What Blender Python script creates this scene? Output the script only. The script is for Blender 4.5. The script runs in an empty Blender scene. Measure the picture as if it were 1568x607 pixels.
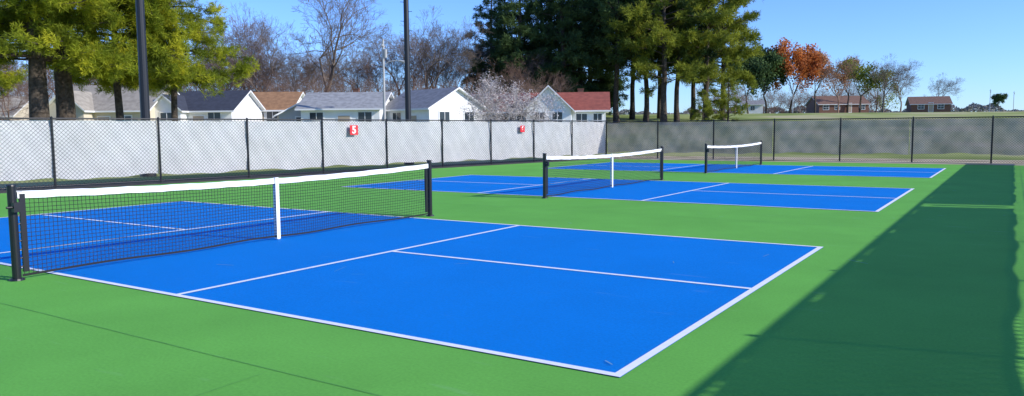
import bpy, math, random
import numpy as np
from mathutils import Vector, Matrix
rng=np.random.default_rng(7); random.seed(7)
SC=bpy.context.scene; COL=SC.collection
SC.view_settings.view_transform='Standard'; SC.view_settings.look='None'; SC.view_settings.exposure=0

# ------------------------------------------------------------------ helpers
CAM=np.array([8.672,-4.242,1.529]); YAW,PITCH,ROLL=0.5745,0.0886,-0.0079
FW=np.array([-math.sin(YAW),math.cos(YAW)]); RT=np.array([math.cos(YAW),math.sin(YAW)])
def gh(x,y):
    """terrain height: flat around the courts, gently rising beyond them"""
    d=(np.asarray(x)-CAM[0])*FW[0]+(np.asarray(y)-CAM[1])*FW[1]
    t=np.clip((d-44)/76,0,1)
    return 3.7*t*t*(3-2*t)*0.5+3.7*t*0.5+np.clip(d-120,0,None)*0.0155
def site(off,depth):
    """plan position in the street frame: slope off/1182 sideways, depth metres away"""
    p=CAM[:2]+FW*depth+RT*(off/1182.0*depth)
    return np.array([p[0],p[1],float(gh(p[0],p[1]))])

def np_mesh(name,V,F,mats,midx=None,smooth=False):
    V=np.asarray(V,np.float32); F=np.asarray(F,np.int32)
    me=bpy.data.meshes.new(name); k=F.shape[1]
    me.vertices.add(len(V)); me.vertices.foreach_set('co',V.ravel())
    me.loops.add(F.size); me.loops.foreach_set('vertex_index',F.ravel())
    me.polygons.add(len(F)); me.polygons.foreach_set('loop_start',np.arange(0,F.size,k,dtype=np.int32))
    me.polygons.foreach_set('loop_total',np.full(len(F),k,np.int32))
    for m in mats: me.materials.append(m)
    if midx is not None: me.polygons.foreach_set('material_index',np.asarray(midx,np.int32))
    me.update(calc_edges=True)
    if smooth: me.polygons.foreach_set('use_smooth',np.ones(len(F),bool))
    return me
def obj(name,me,parent=None,loc=(0,0,0),rot=(0,0,0),scale=(1,1,1)):
    o=bpy.data.objects.new(name,me); COL.objects.link(o); o.location=loc; o.rotation_euler=rot; o.scale=scale
    if parent: o.parent=parent
    return o
def empty(name,loc=(0,0,0),rz=0):
    o=bpy.data.objects.new(name,None); COL.objects.link(o); o.location=loc; o.rotation_euler=(0,0,rz); o.empty_display_size=.3
    return o
class MB:
    def __init__(s): s.v=[];s.f=[];s.m=[]
    def box(s,x0,x1,y0,y1,z0,z1,m=0):
        b=len(s.v); s.v+=[(x0,y0,z0),(x1,y0,z0),(x1,y1,z0),(x0,y1,z0),(x0,y0,z1),(x1,y0,z1),(x1,y1,z1),(x0,y1,z1)]
        s.f+=[(b,b+3,b+2,b+1),(b+4,b+5,b+6,b+7),(b,b+1,b+5,b+4),(b+1,b+2,b+6,b+5),(b+2,b+3,b+7,b+6),(b+3,b,b+4,b+7)]; s.m+=[m]*6
    def poly(s,pts,m=0):
        b=len(s.v); s.v+=[tuple(p) for p in pts]; s.f.append(tuple(range(b,b+len(pts)))); s.m.append(m)
    def tube(s,p0,p1,r0,r1,n=10,m=0,caps=True):
        p0=Vector(p0);p1=Vector(p1); a=(p1-p0).normalized(); u=a.orthogonal().normalized(); w=a.cross(u); b=len(s.v)
        for p,r in((p0,r0),(p1,r1)):
            for i in range(n):
                t=2*math.pi*i/n; s.v.append(tuple(p+u*math.cos(t)*r+w*math.sin(t)*r))
        for i in range(n): s.f.append((b+i,b+(i+1)%n,b+n+(i+1)%n,b+n+i)); s.m.append(m)
        if caps: s.f.append(tuple(b+n+i for i in range(n))); s.m.append(m); s.f.append(tuple(b+n-1-i for i in range(n))); s.m.append(m)
    def make(s,name,mats,parent=None,bevel=0,**k):
        me=bpy.data.meshes.new(name); me.from_pydata(s.v,[],s.f)
        for m in mats: me.materials.append(m)
        me.polygons.foreach_set('material_index',s.m); me.update()
        o=obj(name,me,parent,**k)
        if bevel:
            b=o.modifiers.new('b','BEVEL'); b.width=bevel; b.segments=2; b.limit_method='ANGLE'
        return o

# ------------------------------------------------------------------ materials
def mat(name,c1,c2=None,scale=5,rough=.8,bump=0,bscale=40,detail=5,metal=0,transl=0,transp=0,c3=None,spec=.5,lo=.35,hi=.65):
    m=bpy.data.materials.new(name); m.use_nodes=True; N=m.node_tree.nodes; K=m.node_tree.links
    b=N['Principled BSDF']; b.inputs['Roughness'].default_value=rough; b.inputs['Metallic'].default_value=metal
    b.inputs['Specular IOR Level'].default_value=spec
    tc=N.new('ShaderNodeTexCoord'); colsock=None
    if c2 is not None:
        n=N.new('ShaderNodeTexNoise'); n.inputs['Scale'].default_value=scale; n.inputs['Detail'].default_value=detail
        K.new(tc.outputs['Object'],n.inputs['Vector'])
        r=N.new('ShaderNodeValToRGB'); e=r.color_ramp.elements
        e[0].position=lo; e[1].position=hi; e[0].color=(*c1,1); e[1].color=(*c2,1)
        if c3 is not None:
            q=r.color_ramp.elements.new((lo+hi)/2); q.color=(*c3,1)
        K.new(n.outputs['Fac'],r.inputs['Fac']); K.new(r.outputs['Color'],b.inputs['Base Color']); colsock=r.outputs['Color']
    else: b.inputs['Base Color'].default_value=(*c1,1)
    if bump:
        n=N.new('ShaderNodeTexNoise'); n.inputs['Scale'].default_value=bscale; n.inputs['Detail'].default_value=4
        K.new(tc.outputs['Object'],n.inputs['Vector']); bp=N.new('ShaderNodeBump'); bp.inputs['Strength'].default_value=bump
        bp.inputs['Distance'].default_value=.02; K.new(n.outputs['Fac'],bp.inputs['Height']); K.new(bp.outputs[0],b.inputs['Normal'])
    out=N['Material Output']; cur=b.outputs[0]
    if transl:
        t=N.new('ShaderNodeBsdfTranslucent'); t.inputs[0].default_value=(*c1,1)
        if colsock: K.new(colsock,t.inputs[0])
        mx=N.new('ShaderNodeMixShader'); mx.inputs[0].default_value=transl; K.new(cur,mx.inputs[1]); K.new(t.outputs[0],mx.inputs[2]); cur=mx.outputs[0]
    if transp:
        t=N.new('ShaderNodeBsdfTransparent'); mx=N.new('ShaderNodeMixShader'); mx.inputs[0].default_value=transp
        K.new(cur,mx.inputs[1]); K.new(t.outputs[0],mx.inputs[2]); cur=mx.outputs[0]
    if cur!=b.outputs[0]: K.new(cur,out.inputs[0])
    return m
def court_mat(name,c,var):
    m=mat(name,c,rough=.8,bump=.3,bscale=220,spec=.10); N=m.node_tree.nodes; K=m.node_tree.links; b=N['Principled BSDF']
    tc=[n for n in N if n.type=='TEX_COORD'][0]
    n1=N.new('ShaderNodeTexNoise'); n1.inputs['Scale'].default_value=.7; n1.inputs['Detail'].default_value=7; n1.inputs['Roughness'].default_value=.65
    n2=N.new('ShaderNodeTexNoise'); n2.inputs['Scale'].default_value=45; n2.inputs['Detail'].default_value=2
    mp=N.new('ShaderNodeMapping'); mp.inputs['Scale'].default_value=(1,5,1); mp.inputs['Rotation'].default_value=(0,0,.9)
    n3=N.new('ShaderNodeTexNoise'); n3.inputs['Scale'].default_value=1.3; n3.inputs['Detail'].default_value=9
    K.new(tc.outputs['Object'],n1.inputs['Vector']); K.new(tc.outputs['Object'],n2.inputs['Vector']); K.new(tc.outputs['Object'],mp.inputs[0]); K.new(mp.outputs[0],n3.inputs['Vector'])
    a=N.new('ShaderNodeMapRange'); a.inputs[1].default_value=.3; a.inputs[2].default_value=.7; a.inputs[3].default_value=1-var; a.inputs[4].default_value=1+var
    K.new(n1.outputs['Fac'],a.inputs[0])
    a2=N.new('ShaderNodeMapRange'); a2.inputs[1].default_value=.3; a2.inputs[2].default_value=.7; a2.inputs[3].default_value=.92; a2.inputs[4].default_value=1.08
    K.new(n2.outputs['Fac'],a2.inputs[0])
    mu=N.new('ShaderNodeMath'); mu.operation='MULTIPLY'; K.new(a.outputs[0],mu.inputs[0]); K.new(a2.outputs[0],mu.inputs[1])
    vm=N.new('ShaderNodeVectorMath'); vm.operation='SCALE'; vm.inputs[0].default_value=c; K.new(mu.outputs[0],vm.inputs['Scale'])
    sc=N.new('ShaderNodeMapRange'); sc.inputs[1].default_value=.66; sc.inputs[2].default_value=.8; sc.inputs[3].default_value=0; sc.inputs[4].default_value=.12; K.new(n3.outputs['Fac'],sc.inputs[0])
    mx=N.new('ShaderNodeMixRGB'); mx.inputs[2].default_value=(.55,.6,.6,1); K.new(sc.outputs[0],mx.inputs[0]); K.new(vm.outputs[0],mx.inputs[1]); K.new(mx.outputs[0],b.inputs['Base Color'])
    return m
M_blue=court_mat('court_blue',(.0003,.205,.63),.05)
M_green=court_mat('court_green',(.15,.45,.070),.09)
M_line=mat('line_paint',(.92,.92,.90),(.86,.86,.85),scale=9,rough=.7)
M_joint=mat('joint',(.05,.20,.04),(.10,.34,.06),scale=3)
M_scuff=mat('scuff_mark',(.20,.36,.42),rough=.9)
M_black=mat('black_metal',(.012,.012,.014),rough=.4)
M_net=mat('net_cord',(.010,.010,.012),rough=.8)
M_band=mat('white_vinyl',(.88,.88,.86),rough=.55)
M_screen=mat('windscreen_fabric',(.72,.70,.69),(.80,.78,.77),scale=1.2,rough=.9,transl=.1,transp=.06,spec=.1,bump=.3,bscale=6)
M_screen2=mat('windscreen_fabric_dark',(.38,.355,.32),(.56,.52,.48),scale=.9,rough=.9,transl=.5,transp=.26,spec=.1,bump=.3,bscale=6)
M_screen3=mat('windscreen_fabric_side',(.06,.06,.06),rough=.9,transp=.06,spec=.1)
M_wire=mat('chain_wire',(.05,.05,.055),rough=.5,metal=.3)
M_red=mat('sign_red',(.66,.010,.02),rough=.5); M_white=mat('white_paint',(.8,.8,.78),rough=.6)
M_soil=mat('dark_soil',(.02,.018,.015),(.07,.06,.045),scale=3,rough=1,bump=.6,bscale=15)
M_grass=mat('grass',(.17,.22,.05),(.48,.43,.23),scale=.10,rough=1,detail=10,c3=(.32,.36,.11),bump=.8,bscale=8,spec=.1)
M_bark=mat('bark',(.04,.03,.022),(.10,.078,.058),scale=7,rough=1,bump=1,bscale=18)
M_twig=mat('twig',(.14,.105,.08),(.24,.19,.155),scale=1.5,rough=1)
M_twigb=mat('twig_brown',(.15,.085,.06),(.30,.20,.15),scale=.6,rough=1)
M_twigl=mat('twig_pale',(.36,.32,.30),(.62,.56,.54),scale=2,rough=1)
M_pine_n=mat('pine_needles_yellow',(.10,.14,.015),(.56,.54,.035),scale=.7,rough=.7,transl=.4,c3=(.28,.33,.022),spec=.2,lo=.34,hi=.66)
M_pine_d=mat('pine_needles_dark',(.026,.058,.024),(.11,.17,.05),scale=.4,rough=.8,transl=.28,spec=.2)
M_pine_m=mat('pine_needles_mid',(.07,.11,.018),(.36,.38,.04),scale=.35,rough=.8,transl=.35,spec=.2)
M_orange=mat('leaves_orange',(.34,.09,.025),(.68,.25,.055),scale=.5,rough=.8,transl=.35)
M_rust=mat('leaves_rust',(.38,.17,.07),(.62,.34,.15),scale=.5,rough=.8,transl=.35)
M_glass=mat('window_glass',(.03,.04,.05),rough=.12)
M_steel=mat('grey_pole',(.36,.36,.35),(.46,.46,.45),scale=2,rough=.6)

# ------------------------------------------------------------------ ground
def terrain():
    g=np.concatenate([-np.geomspace(1500,60,22)[:-1],np.arange(-60,200,5.0),np.geomspace(200,1800,22)])
    h=np.concatenate([-np.geomspace(1500,60,22)[:-1],np.arange(-60,60,5.0),np.geomspace(60,1500,26)])
    D,L=np.meshgrid(g,h,indexing='ij')
    X=CAM[0]+FW[0]*D+RT[0]*L; Y=CAM[1]+FW[1]*D+RT[1]*L; Z=gh(X,Y)
    V=np.stack([X,Y,Z],-1).reshape(-1,3); n,m=D.shape
    i=(np.arange(n-1)[:,None]*m+np.arange(m-1)[None,:]).ravel()
    F=np.stack([i,i+1,i+m+1,i+m],1)[:,::-1]
    me=np_mesh('ground',V,F,[M_grass],smooth=True); o=obj('ground',me)
    o.location.z=-.02
terrain()
C0=np.array([-9.35,32.8]); C1=np.array([-13.7,6.87]); dv=(C1-C0)/np.linalg.norm(C1-C0)
CF=C0+dv*2.92*15           # left fence far end
XR=10.86
def lx(y,inset): return C0[0]+(y-C0[1])*dv[0]/dv[1]+inset
mb=MB(); mb.poly([(lx(-11,-1.6),-11,-.008),(lx(-11,1.5),-11,-.008),(lx(31.4,1.5),31.4,-.008),(lx(31.4,-1.6),31.4,-.008)]); mb.make('soil_strip',[M_soil])
mb=MB(); mb.poly([(-12.2,31.3,-.004),(XR+6,31.3,-.004),(XR+6,36.6,-.004),(-12.2,36.6,-.004)])
M_dry=mat('dry_grass',(.18,.19,.06),(.60,.48,.31),scale=.6,rough=1,detail=10,c3=(.48,.38,.22),lo=.3,hi=.58); mb.make('dry_grass_strip',[M_dry])
mb=MB(); mb.poly([(lx(-10.5,1.0),-10.5,0),(XR+.35,-10.5,0),(XR+.35,31.1,0),(lx(31.1,.9),31.1,0)])
slab=mb.make('court_pavement',[M_green])
mb=MB()
def strip(mb,p,q,w,z,m=0):
    p=np.array(p,float);q=np.array(q,float); d=(q-p)/np.linalg.norm(q-p); n=np.array([-d[1],d[0]])*w/2
    a=[p-n,q-n,q+n,p+n]; mb.poly([(x,y,z) for x,y in a],m)
def wig(mb,p,q,w,z,amp=.015,n=40,m=0):
    p=np.array(p,float);q=np.array(q,float); t=np.linspace(0,1,n); P=p+(q-p)*t[:,None]+np.c_[rng.normal(0,amp,n),rng.normal(0,amp,n)]
    for i in range(n-1): strip(mb,P[i],P[i+1],w,z,m)
wig(mb,(-6,-.95),(11,-1.05),.006,.004,.003); wig(mb,(4.75,-1.1),(4.8,-9),.005,.004,.003)
wig(mb,(-12,8.45),(10.9,8.5),.010,.004,.003); wig(mb,(-12,19.4),(10.9,19.4),.010,.004,.003)
wig(mb,(8.9,-9),(8.95,31),.006,.004,.003)
mb.make('pavement_joints',[M_joint],parent=slab)
mb=MB()
for i in range(70):
    x=rng.uniform(-5,10.4); y=rng.uniform(-3.2,26); a=rng.uniform(0,3.14); l=rng.uniform(.04,.22)*(1 if i%3 else 1.7)
    p=(x,y); q=(x+math.cos(a)*l,y+math.sin(a)*l); strip(mb,p,q,rng.uniform(.004,.010),.0115)
mb.make('scuff_marks',[M_scuff],parent=slab)
# courts
NV=2.134; BL=6.706; WD=6.096; w=.062
COURTS=[0,10.864,21.597]
for k,y0 in enumerate(COURTS):
    e=empty('pickleball_court',(0,y0,0))
    mb=MB(); mb.poly([(-BL,0,.004),(BL,0,.004),(BL,WD,.004),(-BL,WD,.004)]); mb.make('blue_surface',[M_blue],parent=e)
    mb=MB(); z=.008
    mb.poly([(-BL,0,z),(BL,0,z),(BL,w,z),(-BL,w,z)]); mb.poly([(-BL,WD-w,z),(BL,WD-w,z),(BL,WD,z),(-BL,WD,z)])
    for s in(-1,1):
        for xa,xb in((BL-w,BL),(NV-w/2,NV+w/2)):
            a,b=sorted((s*xa,s*xb)); mb.poly([(a,w,z),(b,w,z),(b,WD-w,z),(a,WD-w,z)])
        a,b=sorted((s*(NV+w/2),s*(BL-w))); mb.poly([(a,3.048-w/2,z),(b,3.048-w/2,z),(b,3.048+w/2,z),(a,3.048+w/2,z)])
    mb.make('white_lines',[M_line],parent=e)

# ------------------------------------------------------------------ nets
def net(y0):
    e=empty('pickleball_net',(0,y0,0)); ya,yb=-.37,6.46
    def top(y):
        t=(y-ya)/(yb-ya); return .935-.065*(1-(2*t-1)**2)
    mb=MB(); wv=.0029; hs=.045; bot=.05
    def sway(y,f): return .018*math.sin(y*1.7+y0)*(1-f)*2*f+.012*math.sin(y*4.1)*(1-f)
    ys=np.arange(ya+.08,yb-.05,hs)
    for y in ys:
        zt=top(y)-.05; fs=[0,.35,.7,1]
        for a,b in zip(fs[:-1],fs[1:]):
            za=bot+(zt-bot)*a; zb=bot+(zt-bot)*b; mb.poly([(sway(y,a),y-wv,za),(sway(y,a),y+wv,za),(sway(y,b),y+wv,zb),(sway(y,b),y-wv,zb)])
    yy=np.linspace(ya+.06,yb-.06,61)
    for j in range(20):
        f=j/20
        for a,b in zip(yy[:-1],yy[1:]):
            za=bot+(top(a)-bot)*f+.01*math.sin(a*3+y0)*(1-f); zb=bot+(top(b)-bot)*f+.01*math.sin(b*3+y0)*(1-f)
            wq=wv if j else .012
            mb.poly([(.001+sway(a,f),a,za-wq),(.001+sway(b,f),b,zb-wq),(.001+sway(b,f),b,zb+wq),(.001+sway(a,f),a,za+wq)])
    mb.make('net_mesh',[M_net],parent=e)
    mb=MB(); yy=np.linspace(ya+.05,yb-.05,51)
    prof=[(-.014,.0),(.014,.0),(.017,-.075),(-.017,-.075)]
    for a,b in zip(yy[:-1],yy[1:]):
        ja,jb=[.003*math.sin(q*9+y0)+.002*math.sin(q*23) for q in(a,b)]
        xa,xb=[.006*math.sin(q*6+y0) for q in(a,b)]
        A=[(x+xa,a,top(a)+z+ja) for x,z in prof]; B=[(x+xb,b,top(b)+z+jb) for x,z in prof]
        for i in range(4): mb.poly([A[i],A[(i+1)%4],B[(i+1)%4],B[i]])
    mb.make('top_band',[M_band],parent=e)
    mb=MB(); yc=3.048; mb.box(-.026,-.022,yc-.03,yc+.03,.02,top(yc)+.008); mb.box(.024,.028,yc-.03,yc+.03,.02,top(yc)+.008); mb.box(-.022,.024,yc-.03,yc+.03,top(yc)+.006,top(yc)+.012)
    mb.box(-.03,.03,yc-.02,yc+.02,.013,.02); mb.make('centre_strap',[M_band],parent=e)
    mb=MB()
    for y,s in((ya,1),(yb,-1)):
        mb.tube((0,y,0.001),(0,y,.985),.042,.042,16); mb.tube((0,y,.985),(0,y,1.0),.05,.045,16)
        mb.tube((0,y,0.001),(0,y,.02),.075,.07,16)
        mb.box(-.012,.012,y+s*.095-.028,y+s*.095+.028,.08,.90)
        for q in range(9):
            zz=.12+q*.09; mb.tube((0,y,zz),(0,y+s*.09,zz+.03),.007,.007,5)
    mb.box(.042,.10,ya-.03,ya+.03,.72,.82); mb.tube((.07,ya-.03,.77),(.07,ya-.09,.77),.012,.012,8)
    mb.make('posts',[M_black],parent=e)
    mb=MB(); mb.tube((0,ya,.93),(0,ya+.1,.92),.012,.012,6); mb.tube((0,yb,.93),(0,yb-.1,.92),.012,.012,6); mb.make('cable_ends',[M_steel],parent=e)
for y0 in COURTS: net(y0)

# ------------------------------------------------------------------ fences
def fence(name,A,B,n,screens,scrmat,side,H=1.88,pitch=.10,wr=.0035,hem=False,seed=1,sagk=1.0,low=1.0):
    rg=np.random.default_rng(seed)
    A=np.array(A,float);B=np.array(B,float); Lg=np.linalg.norm(B-A); ang=math.atan2(B[1]-A[1],B[0]-A[0])
    e=empty(name,(A[0],A[1],0),ang); sp=Lg/n
    mb=MB()
    for i in range(n+1):
        r=.042 if i in(0,n) else .033
        mb.tube((i*sp,0,-.1),(i*sp,0,H+.03),r,r,10); mb.tube((i*sp,0,H+.03),(i*sp,0,H+.06),r*1.15,.012,10)
    for i in range(n):
        mb.tube((i*sp+.04,0,H),((i+1)*sp-.04,0,H),.023,.023,8,caps=False)
        mb.tube((i*sp+.03,0,.06),((i+1)*sp-.03,0,.06),.006,.006,6,caps=False)
    mb.make('posts_and_rails',[M_black],parent=e)
    V=[];F=[]
    yy=-side*.028
    for s0 in np.arange(-H,Lg,pitch):
        for dr in(1,-1):
            a0,z0,a1,z1=s0,0.,s0+H,H
            if a0<0: z0=-a0;a0=0.
            if a1>Lg: z1=H-(a1-Lg);a1=Lg
            if z1-z0<.05: continue
            if dr<0: z0,z1=H-z0,H-z1
            b=len(V); ww=wr*1.414
            V+=[(a0,yy,z0-ww),(a1,yy,z1-ww),(a1,yy,z1+ww),(a0,yy,z0+ww),]; F.append((b,b+1,b+2,b+3))
            yy2=yy-side*.004
            b=len(V); V+=[(a0,yy2-.003,z0),(a1,yy2-.003,z1),(a1,yy2+.003,z1),(a0,yy2+.003,z0)]; F.append((b,b+1,b+2,b+3))
    me=np_mesh('chain_link',np.array(V),np.array(F),[M_wire]); obj('chain_link',me,e)
    for (s0,s1,zb,zt) in screens:
        nx=int((s1-s0)*9)+2; nz=14
        S,Zt=np.meshgrid(np.linspace(s0,s1,nx),np.linspace(0,1,nz),indexing='ij')
        ph=rg.uniform(0,6,4)
        sag=sagk*(.014*np.abs(np.sin(S*math.pi/sp*2))+.006*np.sin(S*5+ph[0]))
        lowb=zb+low*(.03*np.sin(S*1.9+ph[1])+.02*np.sin(S*4.7+ph[2]))
        Z=lowb+(zt-sag*.8-lowb)*Zt
        D=.050+.022*np.sin(S*2.3+Z*2+ph[3])+.014*np.sin(S*6.1+Z*5+ph[1])+.010*np.sin(S*11-Z*7+ph[2])+rg.normal(0,.003,S.shape)
        V=np.stack([S,side*D,Z],-1).reshape(-1,3); i=(np.arange(nx-1)[:,None]*nz+np.arange(nz-1)[None,:]).ravel()
        F=np.stack([i,i+1,i+nz+1,i+nz],1)
        obj('windscreen',np_mesh('windscreen',V,F,[scrmat],smooth=True),e)
        if hem:
            mb=MB(); P=[(S[q,0],side*.05,lowb[q,0]) for q in range(0,nx,1)]
            for a,b in zip(P[:-1],P[1:]): mb.tube(a,b,.022,.022,6,caps=False)
            mb.make('rolled_hem',[M_black],parent=e)
    return e,sp
fl,spl=fence('chain_link_fence',C0,CF,15,[(.04,2.92*4-.03,.20,1.89),(2.92*4+.0,2.92*8,.23,1.88),(2.92*8+.03,2.92*11,.24,1.89),(2.92*11+.03,2.92*15-.05,.22,1.88)],M_screen,-1,H=1.93,wr=.0042,pitch=.115,seed=3)
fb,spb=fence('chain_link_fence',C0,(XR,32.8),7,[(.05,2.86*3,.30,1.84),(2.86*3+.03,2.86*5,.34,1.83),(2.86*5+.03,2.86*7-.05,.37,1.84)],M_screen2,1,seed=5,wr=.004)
fence('chain_link_fence',(XR,-7),(XR,32.75),13,[(0,20.1,1.12,1.885),(20.35,20.5,1.2,1.8),(20.75,39.6,1.12,1.885)],M_screen3,-1,hem=True,seed=9,wr=.0065,sagk=0,low=.35,pitch=.13)

def sign(pos,ch,sz=.36):
    e=empty('court_number_sign',(pos[0],pos[1],pos[2]),math.atan2(-dv[1],-dv[0]))
    mb=MB(); t=sz/2; mb.box(-t,t,-.006,.006,-t,t); mb.make('red_panel',[M_red],parent=e,bevel=.003)
    c=bpy.data.curves.new('n','FONT'); c.body=ch; c.size=sz*1.05; c.align_x='CENTER'; c.align_y='CENTER'; c.extrude=.002; c.offset=.012; c.materials.append(M_white)
    obj('numeral',c,e,loc=(0,-.010,0),rot=(math.pi/2,0,0))
    mb=MB()
    for x in(-t+.03,t-.03):
        for z in(-t+.03,t-.03): mb.tube((x,.006,z),(x,.04,z),.004,.004,6)
    mb.make('ties',[M_steel],parent=e)
    return e
nrm=np.array([-dv[1],dv[0]])
if nrm[0]<0: nrm=-nrm
for s,ch,sz in((16.2,'5',.36),(6.75,'6',.30)):
    p=C0+dv*s+nrm*.09; sign((p[0],p[1],1.55),ch,sz)

# ------------------------------------------------------------------ trees
def tubes(P0,P1,R0,R1,n=3):
    P0=np.asarray(P0);P1=np.asarray(P1);R0=np.asarray(R0)[:,None];R1=np.asarray(R1)[:,None]
    a=P1-P0; a/=np.linalg.norm(a,axis=1,keepdims=True)+1e-9
    ref=np.where(np.abs(a[:,2:3])<.9,np.array([[0,0,1.]]),np.array([[1.,0,0]]))
    u=np.cross(a,ref); u/=np.linalg.norm(u,axis=1,keepdims=True); w=np.cross(a,u)
    V=[]
    for P,R in((P0,R0),(P1,R1)):
        for i in range(n):
            t=2*math.pi*i/n; V.append(P+(u*math.cos(t)+w*math.sin(t))*R)
    V=np.stack(V,1); m=len(P0); b=(np.arange(m)*2*n)[:,None]
    F=np.concatenate([b+np.array([[i,(i+1)%n,n+(i+1)%n,n+i]]) for i in range(n)],0)
    return V.reshape(-1,3),F
def join(parts):
    V=[];F=[];M=[];o=0
    for v,f,m in parts: V.append(v);F.append(f+o);M.append(np.full(len(f),m));o+=len(v)
    return np.concatenate(V),np.concatenate(F),np.concatenate(M)
def blades(C,D,length,width,rg,K):
    n=len(C); C=np.repeat(C,K,0); D=np.repeat(D,K,0)
    d=D*.6+rg.normal(0,.6,(n*K,3)); d[:,2]+=.12; d/=np.linalg.norm(d,axis=1,keepdims=True)
    L=length*rg.uniform(.6,1.2,(n*K,1)); s=np.cross(d,rg.normal(0,1,(n*K,3))); s/=np.linalg.norm(s,axis=1,keepdims=True); s*=width/2
    m=C+d*L*.5
    V=np.stack([C-s*.4,m-s,C+d*L,m+s],1).reshape(-1,3); F=np.arange(n*K*4).reshape(-1,4)
    return V,F
def leaves(C,size,rg):
    n=len(C); a=rg.normal(0,1,(n,3)); a/=np.linalg.norm(a,axis=1,keepdims=True); b=np.cross(a,rg.normal(0,1,(n,3))); b/=np.linalg.norm(b,axis=1,keepdims=True)
    s=size*rg.uniform(.5,1.2,(n,1)); V=np.stack([C-a*s,C-b*s*.6,C+a*s,C+b*s*.6],1).reshape(-1,3)
    return V,np.arange(n*4).reshape(-1,4)
def pine(seed,H,cb,R,nl,tl,tw,K,mneed,r0=.3,prof='round',tpl=26,drop=.15,fork=False):
    rg=np.random.default_rng(seed); P0=[];P1=[];A=[];B=[]
    nt=12; z=np.linspace(0,H*.97,nt); tx=np.cumsum(rg.normal(0,.012*H/nt*3,nt)); ty=np.cumsum(rg.normal(0,.012*H/nt*3,nt)); tx[0]=ty[0]=0
    tr=r0*(1-z/H)**.8+.03; tr[0]*=1.25
    for i in range(nt-1): P0.append((tx[i],ty[i],z[i]));P1.append((tx[i+1],ty[i+1],z[i+1]));A.append(tr[i]);B.append(tr[i+1])
    tv,tf=tubes(P0,P1,A,B,8); P0=[];P1=[];A=[];B=[];C=[];D=[]
    for i in range(nl):
        t=(i+rg.uniform(0,1))/nl; zz=cb+(H-cb)*t; az=i*2.4+rg.normal(0,.5)
        if prof=='round': pr=(math.sin(math.pi*min(1,.15+t*.85))**.6)*.9+.1
        elif prof=='full': pr=(1-.55*t)*(1-t**4)+.08
        else: pr=(1-t)**.75+.10
        Ln=R*pr*rg.uniform(.5,1.2)
        bx=np.interp(zz,z,tx);by=np.interp(zz,z,ty)
        d=np.array([math.cos(az),math.sin(az),rg.uniform(-.15,.35)+(.5*t if prof=='round' else 0)]); d/=np.linalg.norm(d)
        ns=5; p=np.array([bx,by,zz]); pts=[p]
        for s in range(ns):
            dd=d+np.array([0,0,-drop*s/ns])+rg.normal(0,.09,3); p=p+dd*Ln/ns; pts.append(p)
        rr=np.linspace(.05*Ln/3+.02,.012,ns+1)
        for s in range(ns): P0.append(pts[s]);P1.append(pts[s+1]);A.append(rr[s]);B.append(rr[s+1])
        pts=np.array(pts)
        for q in range(max(3,int(Ln*2.2))):
            f=rg.uniform(.3,1)**.8*ns; a=int(min(f,ns-1e-3)); base=pts[a]+(pts[a+1]-pts[a])*(f-a)
            sd=np.cross(d,[0,0,1])*rg.choice([-1,1])*rg.uniform(.3,1)+d*rg.uniform(.3,.9)+np.array([0,0,rg.uniform(-.3*(1+drop),.4)])
            sd/=np.linalg.norm(sd); sl=Ln*.28*rg.uniform(.4,1.2)+.15; end=base+sd*sl
            P0.append(base);P1.append(end);A.append(.018);B.append(.006)
            k=max(3,int(tpl*sl*rg.uniform(.4,1.2)))
            f2=rg.uniform(.25,1.05,(k,1)); c=base+sd*sl*f2+rg.normal(0,.10+.05*sl,(k,3)); C.append(c); D.append(np.tile(sd,(k,1)))
    lv,lf=tubes(P0,P1,A,B,3); C=np.concatenate(C);D=np.concatenate(D)
    bv,bf=blades(C,D,tl,tw,rg,K)
    V,F,M=join([(tv,tf,0),(lv,lf,0),(bv,bf,1)])
    return np_mesh('pine',V,F,[M_bark,mneed],M)
def bare(seed,H,mt,stems=1,depth=7,spread=.5,up=.25,r0=.22,leafmat=None,leafn=0,leafs=.12,rmin=.008,trunkf=.28):
    rg=np.random.default_rng(seed); P0=[];P1=[];A=[];B=[];T=[]
    def grow(p,d,L,r,k):
        ns=3 if k>2 else 2
        r1=max(r*.72,rmin)
        for s in range(ns):
            d=d+rg.normal(0,.11,3); d[2]+=up*.12; d/=np.linalg.norm(d)
            q=p+d*L/ns; ra=r+(r1-r)*s/ns; rb=r+(r1-r)*(s+1)/ns
            P0.append(p);P1.append(q);A.append(ra);B.append(rb); p=q
            if k>0 and k<depth and s<ns-1 and rg.random()<.75:
                sd=d+rg.normal(0,spread*1.2,3); sd/=np.linalg.norm(sd); grow(p,sd,L*rg.uniform(.45,.7),r1*.5,k-2 if k>2 else k-1)
        if k<=0: T.append(p); return
        n=2 if rg.random()<.6 else 3
        for i in range(n):
            sd=d+rg.normal(0,spread,3); sd[2]+=up*.4; sd/=np.linalg.norm(sd)
            grow(p,sd,L*rg.uniform(.62,.86),r1*(.85 if i==0 else .62),k-1)
    for s in range(stems):
        d=np.array([0,0,1.]) if stems==1 else np.array([rg.normal(0,.45),rg.normal(0,.45),1.])
        d/=np.linalg.norm(d); grow(np.array([rg.normal(0,.15*(stems>1)),rg.normal(0,.15*(stems>1)),0.]),d,H*trunkf,r0,depth)
    P0=np.array(P0);P1=np.array(P1)
    zmax=P1[:,2].max(); sc=H/zmax; P0*=sc;P1*=sc
    v,f=tubes(P0,P1,A,B,3); parts=[(v,f,0)]; mats=[mt]
    if leafmat:
        T=np.array(T)*sc; C=np.repeat(T,leafn,0)+rg.normal(0,.035*H,(len(T)*leafn,3)); lv,lf=leaves(C,leafs,rg); parts.append((lv,lf,1)); mats.append(leafmat)
    V,F,M=join(parts); return np_mesh('tree',V,F,mats,M)

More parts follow.
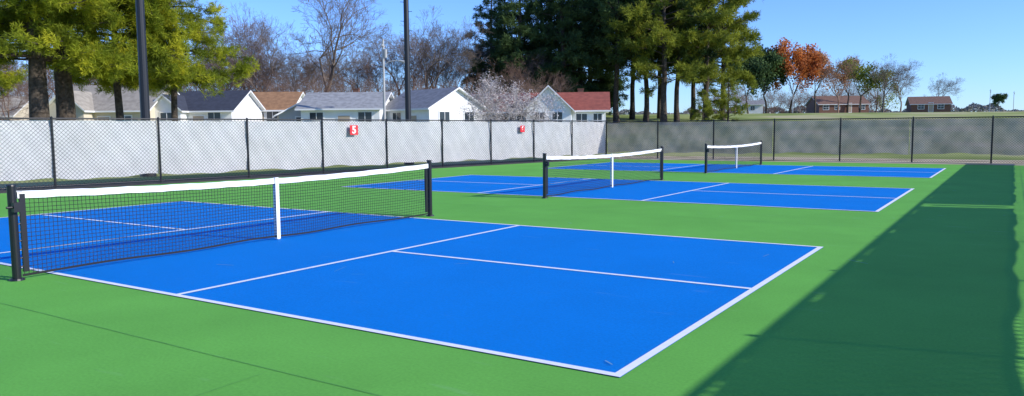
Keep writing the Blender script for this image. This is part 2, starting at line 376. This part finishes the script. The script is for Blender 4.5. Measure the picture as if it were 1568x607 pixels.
def plant(name,me,off,depth,rz=0,s=1,sz=None,parent=None,dz=0):
    p=site(off,depth); return obj(name,me,parent,loc=(p[0],p[1],p[2]-.05+dz),rot=(0,0,rz),scale=(s,s,sz or s))

# near yellow-green pines at left
pn=[pine(11,14.5,5.0,4.6,90,.30,.030,9,M_pine_n,r0=.50,tpl=30,drop=.25,prof='full'),pine(12,13.5,4.7,4.0,95,.30,.030,9,M_pine_n,r0=.20,tpl=34,drop=.35,prof='full')]
plant('pine_tree',pn[0],-720,38,0,1); plant('pine_tree',pn[0],-679,40,2.1,1.0)
plant('pine_tree',pn[1],-594,42,4.0,1.0); plant('pine_tree',pn[1],-515,44,1.2,.90)
plant('pine_tree',pn[1],-855,52,3.2,1.05)
# central pine stand
dk=[pine(21,21,2.0,4.2,95,.60,.085,7,M_pine_d,r0=.34,tpl=13,prof='full'),pine(22,20,1.2,4.0,100,.60,.085,7,M_pine_d,r0=.3,tpl=13,prof='cone'),pine(23,22,6.3,4.4,80,.60,.085,7,M_pine_d,r0=.30,tpl=12)]
md=[pine(31,19,4.0,4.6,75,.58,.075,7,M_pine_m,r0=.32,tpl=12,drop=.3),pine(32,8,.8,3.0,40,.5,.07,7,M_pine_m,r0=.16,tpl=12,drop=.3,prof='full')]
for i,(o_,d_,k_,s_) in enumerate([(-30,96,0,.86),(-8,92,1,.92),(14,90,0,1.0),(46,96,1,1.05),(78,89,0,1.02),(108,94,1,1.08),(60,108,0,1.15),(118,108,1,1.15),(138,98,2,1.08),(160,88,2,1.05),(184,96,2,1.02),(205,89,2,1.02),(226,98,2,1.05),(252,88,2,1.0),(276,95,2,.98)]): plant('pine_tree',dk[k_],o_,d_,i*1.7,s_*.93)
for o_,d_,s_,r_,k_ in((232,84,1.0,3.3,0),(296,86,.98,2.4,0),(322,92,.88,4.4,0),(330,84,.62,1.1,1),(292,82,.45,2.1,1)): plant('pine_tree',md[k_],o_,d_,r_,s_)
# bare trees
bt=[bare(41,14,M_twig,depth=8,r0=.30,spread=.42),bare(42,13,M_twig,depth=8,r0=.26,spread=.5),bare(43,12,M_twigb,depth=8,r0=.22,spread=.5)]
bb=bare(44,8,M_twigb,stems=4,depth=6,r0=.12,spread=.55)
plant('bare_tree',bt[0],-282,78,.5,1.18); plant('bare_tree',bt[1],-372,74,2.0,.95)
plant('bare_tree',bt[2],-425,80,1.0,.95); plant('bare_tree',bt[1],-128,88,4.0,1.0); plant('bare_tree',bt[2],-790,60,2.6,.7)
plant('bare_tree',bt[2],-768,58,2.6,.55); plant('bare_tree',bt[2],-400,84,5.0,1.0)
cm=bare(51,5.0,M_twigl,stems=8,depth=5,r0=.05,spread=.6,rmin=.010,trunkf=.34,leafmat=M_twigl,leafn=6,leafs=.05)
plant('crepe_myrtle_tree',cm,2,52,0,1.0)
# autumn trees at right
ot=bare(61,13,M_bark,depth=6,r0=.25,spread=.36,leafmat=M_orange,leafn=14,leafs=.24,up=.5)
rt=bare(62,12,M_bark,depth=6,r0=.25,spread=.42,leafmat=M_rust,leafn=12,leafs=.20,up=.5)
gt=bare(63,12,M_bark,depth=6,r0=.25,spread=.42,leafmat=M_pine_d,leafn=14,leafs=.3,up=.5)
gm=bare(64,11,M_bark,depth=6,r0=.25,spread=.5,leafmat=M_pine_m,leafn=8,leafs=.22)
plant('autumn_tree',ot,424,150,0,1.05); plant('autumn_tree',rt,462,155,1,1.0)
plant('evergreen_tree',gt,388,150,2,1.0); plant('evergreen_tree',gt,360,146,1,.85); plant('evergreen_tree',gm,530,160,2.5,1.0)
plant('bare_tree',bt[2],497,150,.6,.95); plant('bare_tree',bt[1],566,138,3.6,.80); plant('bare_tree',bt[0],592,150,5.0,.65); plant('bare_tree',bt[2],340,120,3,.45); plant('bare_tree',bt[2],555,160,1.6,.9)
plant('bare_tree',bt[1],648,190,3.6,.75); plant('evergreen_tree',gt,740,330,3.6,.65); plant('autumn_tree',rt,512,175,4,1.0)
e=empty('distant_tree_row')
rr=random.Random(3)
for i in range(50):
    off=-840+i*18+rr.uniform(-9,9); dep=rr.uniform(84,112)
    hh=rr.uniform(.60,.92)
    plant('bare_tree_mass',[bt[2],bt[1],bt[2]][i%3],off,dep,rr.uniform(0,6),hh*rr.uniform(.85,1.1),parent=e)
for i in range(34):
    off=-820+i*27+rr.uniform(-9,9); plant('undergrowth',bb,off,rr.uniform(72,86),rr.uniform(0,6),rr.uniform(.6,.85),parent=e)
for i in range(20):
    off=300+i*14; plant('undergrowth',bb,off,rr.uniform(195,215),rr.uniform(0,6),rr.uniform(.7,1.1),parent=e)
rg=np.random.default_rng(8); n=26000; off=rg.uniform(-900,1000,n); dep=rg.uniform(480,520,n)
hm=3.2+2.2*np.sin(off*.021)+1.6*np.sin(off*.07+1)+1.2*np.sin(off*.19); hm=np.clip(hm,1.2,None)
P=CAM[:2]+FW*dep[:,None]+RT*(off/1182*dep)[:,None]; Z=gh(P[:,0],P[:,1])+rg.uniform(0,1,n)**.7*hm
v,f=leaves(np.c_[P,Z],1.0,rg); M_far=mat('far_foliage',(.17,.18,.17),(.27,.24,.21),scale=.05,rough=1)
obj('distant_treeline',np_mesh('distant_treeline',v,f,[M_far]))

# ------------------------------------------------------------------ houses
def wallmat(name,c,siding=True):
    m=mat(name,c,tuple(x*.9 for x in c),scale=1.3,rough=.8)
    if siding:
        N=m.node_tree.nodes;K=m.node_tree.links; b=N['Principled BSDF']; tc=[n for n in N if n.type=='TEX_COORD'][0]
        w_=N.new('ShaderNodeTexWave'); w_.bands_direction='Z'; w_.wave_profile='SAW'; w_.inputs['Scale'].default_value=1.3
        K.new(tc.outputs['Object'],w_.inputs['Vector']); bp=N.new('ShaderNodeBump'); bp.inputs['Strength'].default_value=.3; bp.inputs['Distance'].default_value=.02
        K.new(w_.outputs['Fac'],bp.inputs['Height']); K.new(bp.outputs[0],b.inputs['Normal'])
    return m
def roofmat(name,c): return mat(name,c,tuple(x*1.4 for x in c),scale=3,rough=.95,detail=9,bump=.6,bscale=12)
W_white=wallmat('siding_white',(.86,.86,.84)); W_cream=wallmat('siding_cream',(.64,.57,.44)); W_gray=wallmat('siding_gray',(.50,.51,.52)); W_brick=wallmat('brick',(.18,.085,.055),False); W_tan=wallmat('siding_tan',(.45,.36,.26))
R_gray=roofmat('roof_gray',(.20,.20,.20)); R_dark=roofmat('roof_dark',(.035,.04,.055)); R_brown=roofmat('roof_brown',(.28,.15,.07)); R_red=roofmat('roof_red',(.25,.07,.045)); R_tan=roofmat('roof_tan',(.28,.25,.20)); R_light=roofmat('roof_light',(.26,.26,.25)); R_mar=roofmat('roof_maroon',(.13,.055,.045)); R_dkb=roofmat('roof_dark_brown',(.16,.09,.06))
def house(name,off,depth,rot,L,W,wh,rise,wm,rm,wins=(),door=None,chim=None,porch=None,dz=0,wing=None):
    p=site(off,depth); e=empty(name,(p[0],p[1],p[2]+dz),YAW+rot); x,y=L/2,W/2
    mb=MB(); mb.poly([(-x,-y,-.6),(x,-y,-.6),(x,-y,wh),(-x,-y,wh)]); mb.poly([(x,y,-.6),(-x,y,-.6),(-x,y,wh),(x,y,wh)])
    mb.poly([(x,-y,-.6),(x,y,-.6),(x,y,wh),(x,0,wh+rise),(x,-y,wh)]); mb.poly([(-x,y,-.6),(-x,-y,-.6),(-x,-y,wh),(-x,0,wh+rise),(-x,y,wh)])
    mb.make('walls',[wm],parent=e)
    mb=MB(); o=.35; t=.12; k=rise/y
    for s in(-1,1):
        a=[(-x-o,s*(y+o),wh-k*o+.02),(x+o,s*(y+o),wh-k*o+.02),(x+o,0,wh+rise+.02),(-x-o,0,wh+rise+.02)]
        b=[(q[0],q[1],q[2]+t) for q in a]
        mb.poly(b if s<0 else b[::-1]); mb.poly(a[::-1] if s<0 else a,1)
        mb.poly([a[0],a[1],b[1],b[0]],1); mb.poly([a[1],a[2],b[2],b[1]],1); mb.poly([a[3],a[0],b[0],b[3]],1)
    mb.make('roof',[rm,M_white],parent=e)
    mb=MB(); fr=MB()
    def win(face,u,z,ww,h,dr=False):
        wy=-y-(wing[2] if wing else 0)
        def bx(m,u0,u1,z0,z1,d,mi=0):
            if face=='F': m.box(u0,u1,-y-d,-y+.02,z0,z1,mi)
            elif face=='W': m.box(u0,u1,wy-d,wy+.02,z0,z1,mi)
            elif face=='L': m.box(-x-d,-x+.02,u0,u1,z0,z1,mi)
            elif face=='R': m.box(x-.02,x+d,u0,u1,z0,z1,mi)
        bx(fr,u-ww/2-.09,u+ww/2+.09,z-.09,z+h+.09,.04)
        bx(mb,u-ww/2,u+ww/2,z,z+h,.055,1 if dr else 0)
        if not dr: bx(fr,u-.02,u+.02,z,z+h,.07); bx(fr,u-ww/2,u+ww/2,z+h/2-.02,z+h/2+.02,.075)
    for w_ in wins: win(*w_)
    if door is not None: win('F',door,.15,.9,2.0,True)
    if wins or door is not None:
        mb.make('windows_and_door',[M_glass,W_tan],parent=e); fr.make('window_frames',[M_white],parent=e)
    if chim is not None:
        mb=MB(); mb.box(chim-.22,chim+.22,.1,.5,wh,wh+rise+.35); mb.box(chim-.26,chim+.26,.06,.54,wh+rise+.35,wh+rise+.42); mb.make('chimney',[W_brick],parent=e)
    if wing:
        px,pw,pd,pr=wing; h2=wh+.03; yr=-y+ (y*min(1,pr/rise)); mb=MB()
        mb.poly([(px-pw/2,-y-pd,-.6),(px+pw/2,-y-pd,-.6),(px+pw/2,-y-pd,h2),(px,-y-pd,h2+pr),(px-pw/2,-y-pd,h2)])
        for s in(-1,1): mb.poly([(px+s*pw/2,-y-pd,-.6),(px+s*pw/2,-y-.01,-.6),(px+s*pw/2,-y-.01,h2),(px+s*pw/2,-y-pd,h2)][::s])
        mb.make('wing_walls',[wm],parent=e); mb=MB(); kk=pr/(pw/2)
        for s in(-1,1):
            a=[(px+s*(pw/2+.3),-y-pd-.3,h2-kk*.3+.03),(px+s*(pw/2+.3),-y+.2,h2-kk*.3+.03),(px,yr,h2+pr+.03),(px,-y-pd-.3,h2+pr+.03)]
            b=[(q[0],q[1],q[2]+.12) for q in a]; mb.poly(b); mb.poly(a,1); mb.poly([a[0],a[3],b[3],b[0]],1); mb.poly([a[0],a[1],b[1],b[0]],1)
        mb.make('wing_roof',[rm,M_white],parent=e)
    if porch:
        px,pw,pd=porch; mb=MB(); r2=pw*.28; hh=wh-.25
        for s in(-1,1): mb.poly([(px+s*(pw/2+.2),-y-pd-.2,hh-.1),(px+s*(pw/2+.2),-y+.5,hh-.1),(px,-y+.5,hh+r2),(px,-y-pd-.2,hh+r2)],0)
        mb.poly([(px-pw/2,-y-pd,hh),(px+pw/2,-y-pd,hh),(px,-y-pd,hh+r2-.05)],1)
        for q in(-1,1): mb.box(px+q*pw/2-.08,px+q*pw/2+.08,-y-pd,-y-pd+.16,-.3,hh,2)
        mb.box(px-pw/2,px+pw/2,-y-pd,-y,-.5,.05,2); mb.make('porch',[rm,wm,M_white],parent=e)
    return e
HW=[('F',-2,.9,1,1.3),('F',2,.9,1,1.3)]; DZ=-.15
house('cream_house',-590,62,-.1,7.6,6,2.7,1.9,W_cream,R_tan,HW+[('W',-2.0,.9,1,1.2)],.3,dz=DZ,wing=(-2.0,3.0,1.2,1.3))
house('cream_house',-790,64,.1,6,6,2.3,1.5,W_cream,R_tan,HW,0,dz=DZ)
house('white_house',-455,63,-.12,6.0,5.4,2.6,1.5,W_white,R_dark,[('W',-1.7,1.2,1,1.2),('F',1.6,1.2,1,1.2)],0.3,dz=DZ,wing=(-1.9,2.6,1.0,1.05))
house('white_house',-368,68,-.05,5.4,5,2.5,1.45,W_white,R_brown,[('F',1.2,1.1,1,1.2),('W',-2.0,1.1,.8,1.1)],.0,dz=DZ,wing=(-2.1,2.0,.8,.8))
house('gray_house',-322,63,-1.25,4.2,3.4,2.2,.9,W_gray,R_gray,[('R',0,.9,.8,1.1)],dz=DZ)
house('white_house',-246,61,-.06,6.0,5.4,2.7,1.2,W_white,R_light,[('F',-1.8,1.2,1,1.2),('F',1.9,1.2,1,1.2)],.3,chim=.5,dz=DZ)
house('white_house',-120,60,-.80,5.8,5.2,2.7,1.4,W_white,R_gray,[('R',-1.2,1.2,.9,1.2),('R',1.2,1.2,.9,1.2),('F',-1,1.2,1,1.2)],1.0,dz=DZ)
house('brick_house',-34,64,-.05,7.0,5.4,2.3,1.4,W_brick,R_mar,[('F',-2.5,.9,1.1,1.2),('F',2.4,.9,1.1,1.2)],0,dz=DZ,porch=(-1.6,3.0,1.4))
house('white_house',88,61,-.10,5.6,5.2,2.6,1.3,W_white,R_red,[('W',-2.05,1.3,.7,1.1),('W',-.75,1.3,.7,1.1),('F',1.0,1.3,.8,1.0),('F',2.2,1.3,.6,1.0)],None,chim=.9,dz=DZ-.15,wing=(-1.4,3.3,1.6,1.6))
house('brick_house',495,180,-.05,11,9,2.0,1.9,W_brick,R_dkb,[('F',-4,.8,1.2,1),('F',-1.5,.8,1,1),('F',4,.8,1.2,1)],1.2)
house('brick_house',634,180,-.35,8,8,1.9,1.7,W_brick,R_dkb,[('F',-2,.8,1.2,1),('F',2,.8,1.2,1)],0)
house('white_shed',366,165,-.2,4.2,3,2.0,.7,W_white,R_gray,[('F',0,.8,.8,.8)])

# ------------------------------------------------------------------ poles
def lightpole(off,depth,H,r,pegs):
    p=site(off,depth); e=empty('stadium_light_pole',(p[0],p[1],p[2]),YAW); mb=MB()
    mb.tube((0,0,-.2),(0,0,H),r,r*.62,16); mb.tube((0,0,-.1),(0,0,.25),r*1.7,r*1.5,16)
    if pegs:
        for i in range(26):
            z=3+i*.42; s=1 if i%2 else -1; mb.tube((0,0,z),(s*(r+.12),0,z+.02),.012,.012,6)
    mb.box(-1.2,1.2,-.06,.06,H-.3,H-.18)
    for q in(-1,0,1): mb.box(q-.25,q+.25,-.3,.1,H-.15,H+.25)
    mb.make('pole_and_lamps',[M_black],parent=e)
lightpole(-557,27.2,15,.165,False); lightpole(-157,35,16,.14,True)
def streetlamp(name,off,depth,H,r,arm,m=M_steel,cross=False):
    p=site(off,depth); e=empty(name,(p[0],p[1],p[2]),YAW); mb=MB(); mb.tube((0,0,-.2),(0,0,H),r,r*.75,10)
    if arm:
        za=H*.76 if cross else H-.1; q=[(0,0,za),(.4,0,za+.25),(.9,0,za+.32),(1.15,0,za+.28)]
        for a,b in zip(q[:-1],q[1:]): mb.tube(a,b,.03,.03,6)
        mb.tube((1.1,0,za+.3),(1.5,0,za+.22),.07,.11,8)
    if cross: mb.box(-.05,.05,-.6,.6,H-.5,H-.4); mb.tube((.15,0,H-1.3),(.15,0,H-.7),.13,.13,10)
    mb.make('pole',[m],parent=e)
streetlamp('utility_pole',-193,56,7.6,.10,True,cross=True); streetlamp('street_lamp',428,140,5.2,.08,True)
streetlamp('utility_pole',728,300,9,.12,False,cross=True); streetlamp('utility_pole',764,330,9,.12,False,cross=True)

# ------------------------------------------------------------------ light, sky, camera
S=Vector((1.95,.40,1.0)).normalized(); el=math.asin(S.z); az=math.atan2(S.x,S.y)
sd=bpy.data.lights.new('sun','SUN'); sd.energy=5; sd.angle=math.radians(.5); sd.color=(1,.955,.88)
so=bpy.data.objects.new('sun',sd); COL.objects.link(so); so.rotation_euler=(S).to_track_quat('Z','Y').to_euler(); so.location=(20,5,20)
wd=bpy.data.worlds.new('World'); SC.world=wd; wd.use_nodes=True; N=wd.node_tree.nodes; K=wd.node_tree.links
sk=N.new('ShaderNodeTexSky'); sk.sky_type='NISHITA'; sk.sun_disc=False; sk.sun_elevation=el; sk.sun_rotation=az; sk.air_density=1.0; sk.dust_density=.05; sk.ozone_density=2.0; sk.altitude=100
tn=N.new('ShaderNodeMixRGB'); tn.blend_type='MULTIPLY'; tn.inputs[0].default_value=1; tn.inputs[2].default_value=(.66,.98,1.75,1)
bg=N['Background']; bg.inputs['Strength'].default_value=.138
K.new(sk.outputs[0],tn.inputs[1]); K.new(tn.outputs[0],bg.inputs['Color'])
f3=np.array([-math.sin(YAW)*math.cos(PITCH),math.cos(YAW)*math.cos(PITCH),-math.sin(PITCH)]); r3=np.array([math.cos(YAW),math.sin(YAW),0]); u3=np.cross(r3,f3)
r4=r3*math.cos(ROLL)+u3*math.sin(ROLL); u4=-r3*math.sin(ROLL)+u3*math.cos(ROLL)
cd=bpy.data.cameras.new('camera'); cd.sensor_width=36; cd.lens=1182.4/1568*36; cd.clip_start=.05; cd.clip_end=5000
co=bpy.data.objects.new('camera',cd); COL.objects.link(co)
mw=Matrix.Identity(4)
for i in range(3): mw[i][0]=r4[i]; mw[i][1]=u4[i]; mw[i][2]=-f3[i]; mw[i][3]=CAM[i]
co.matrix_world=mw; SC.camera=co
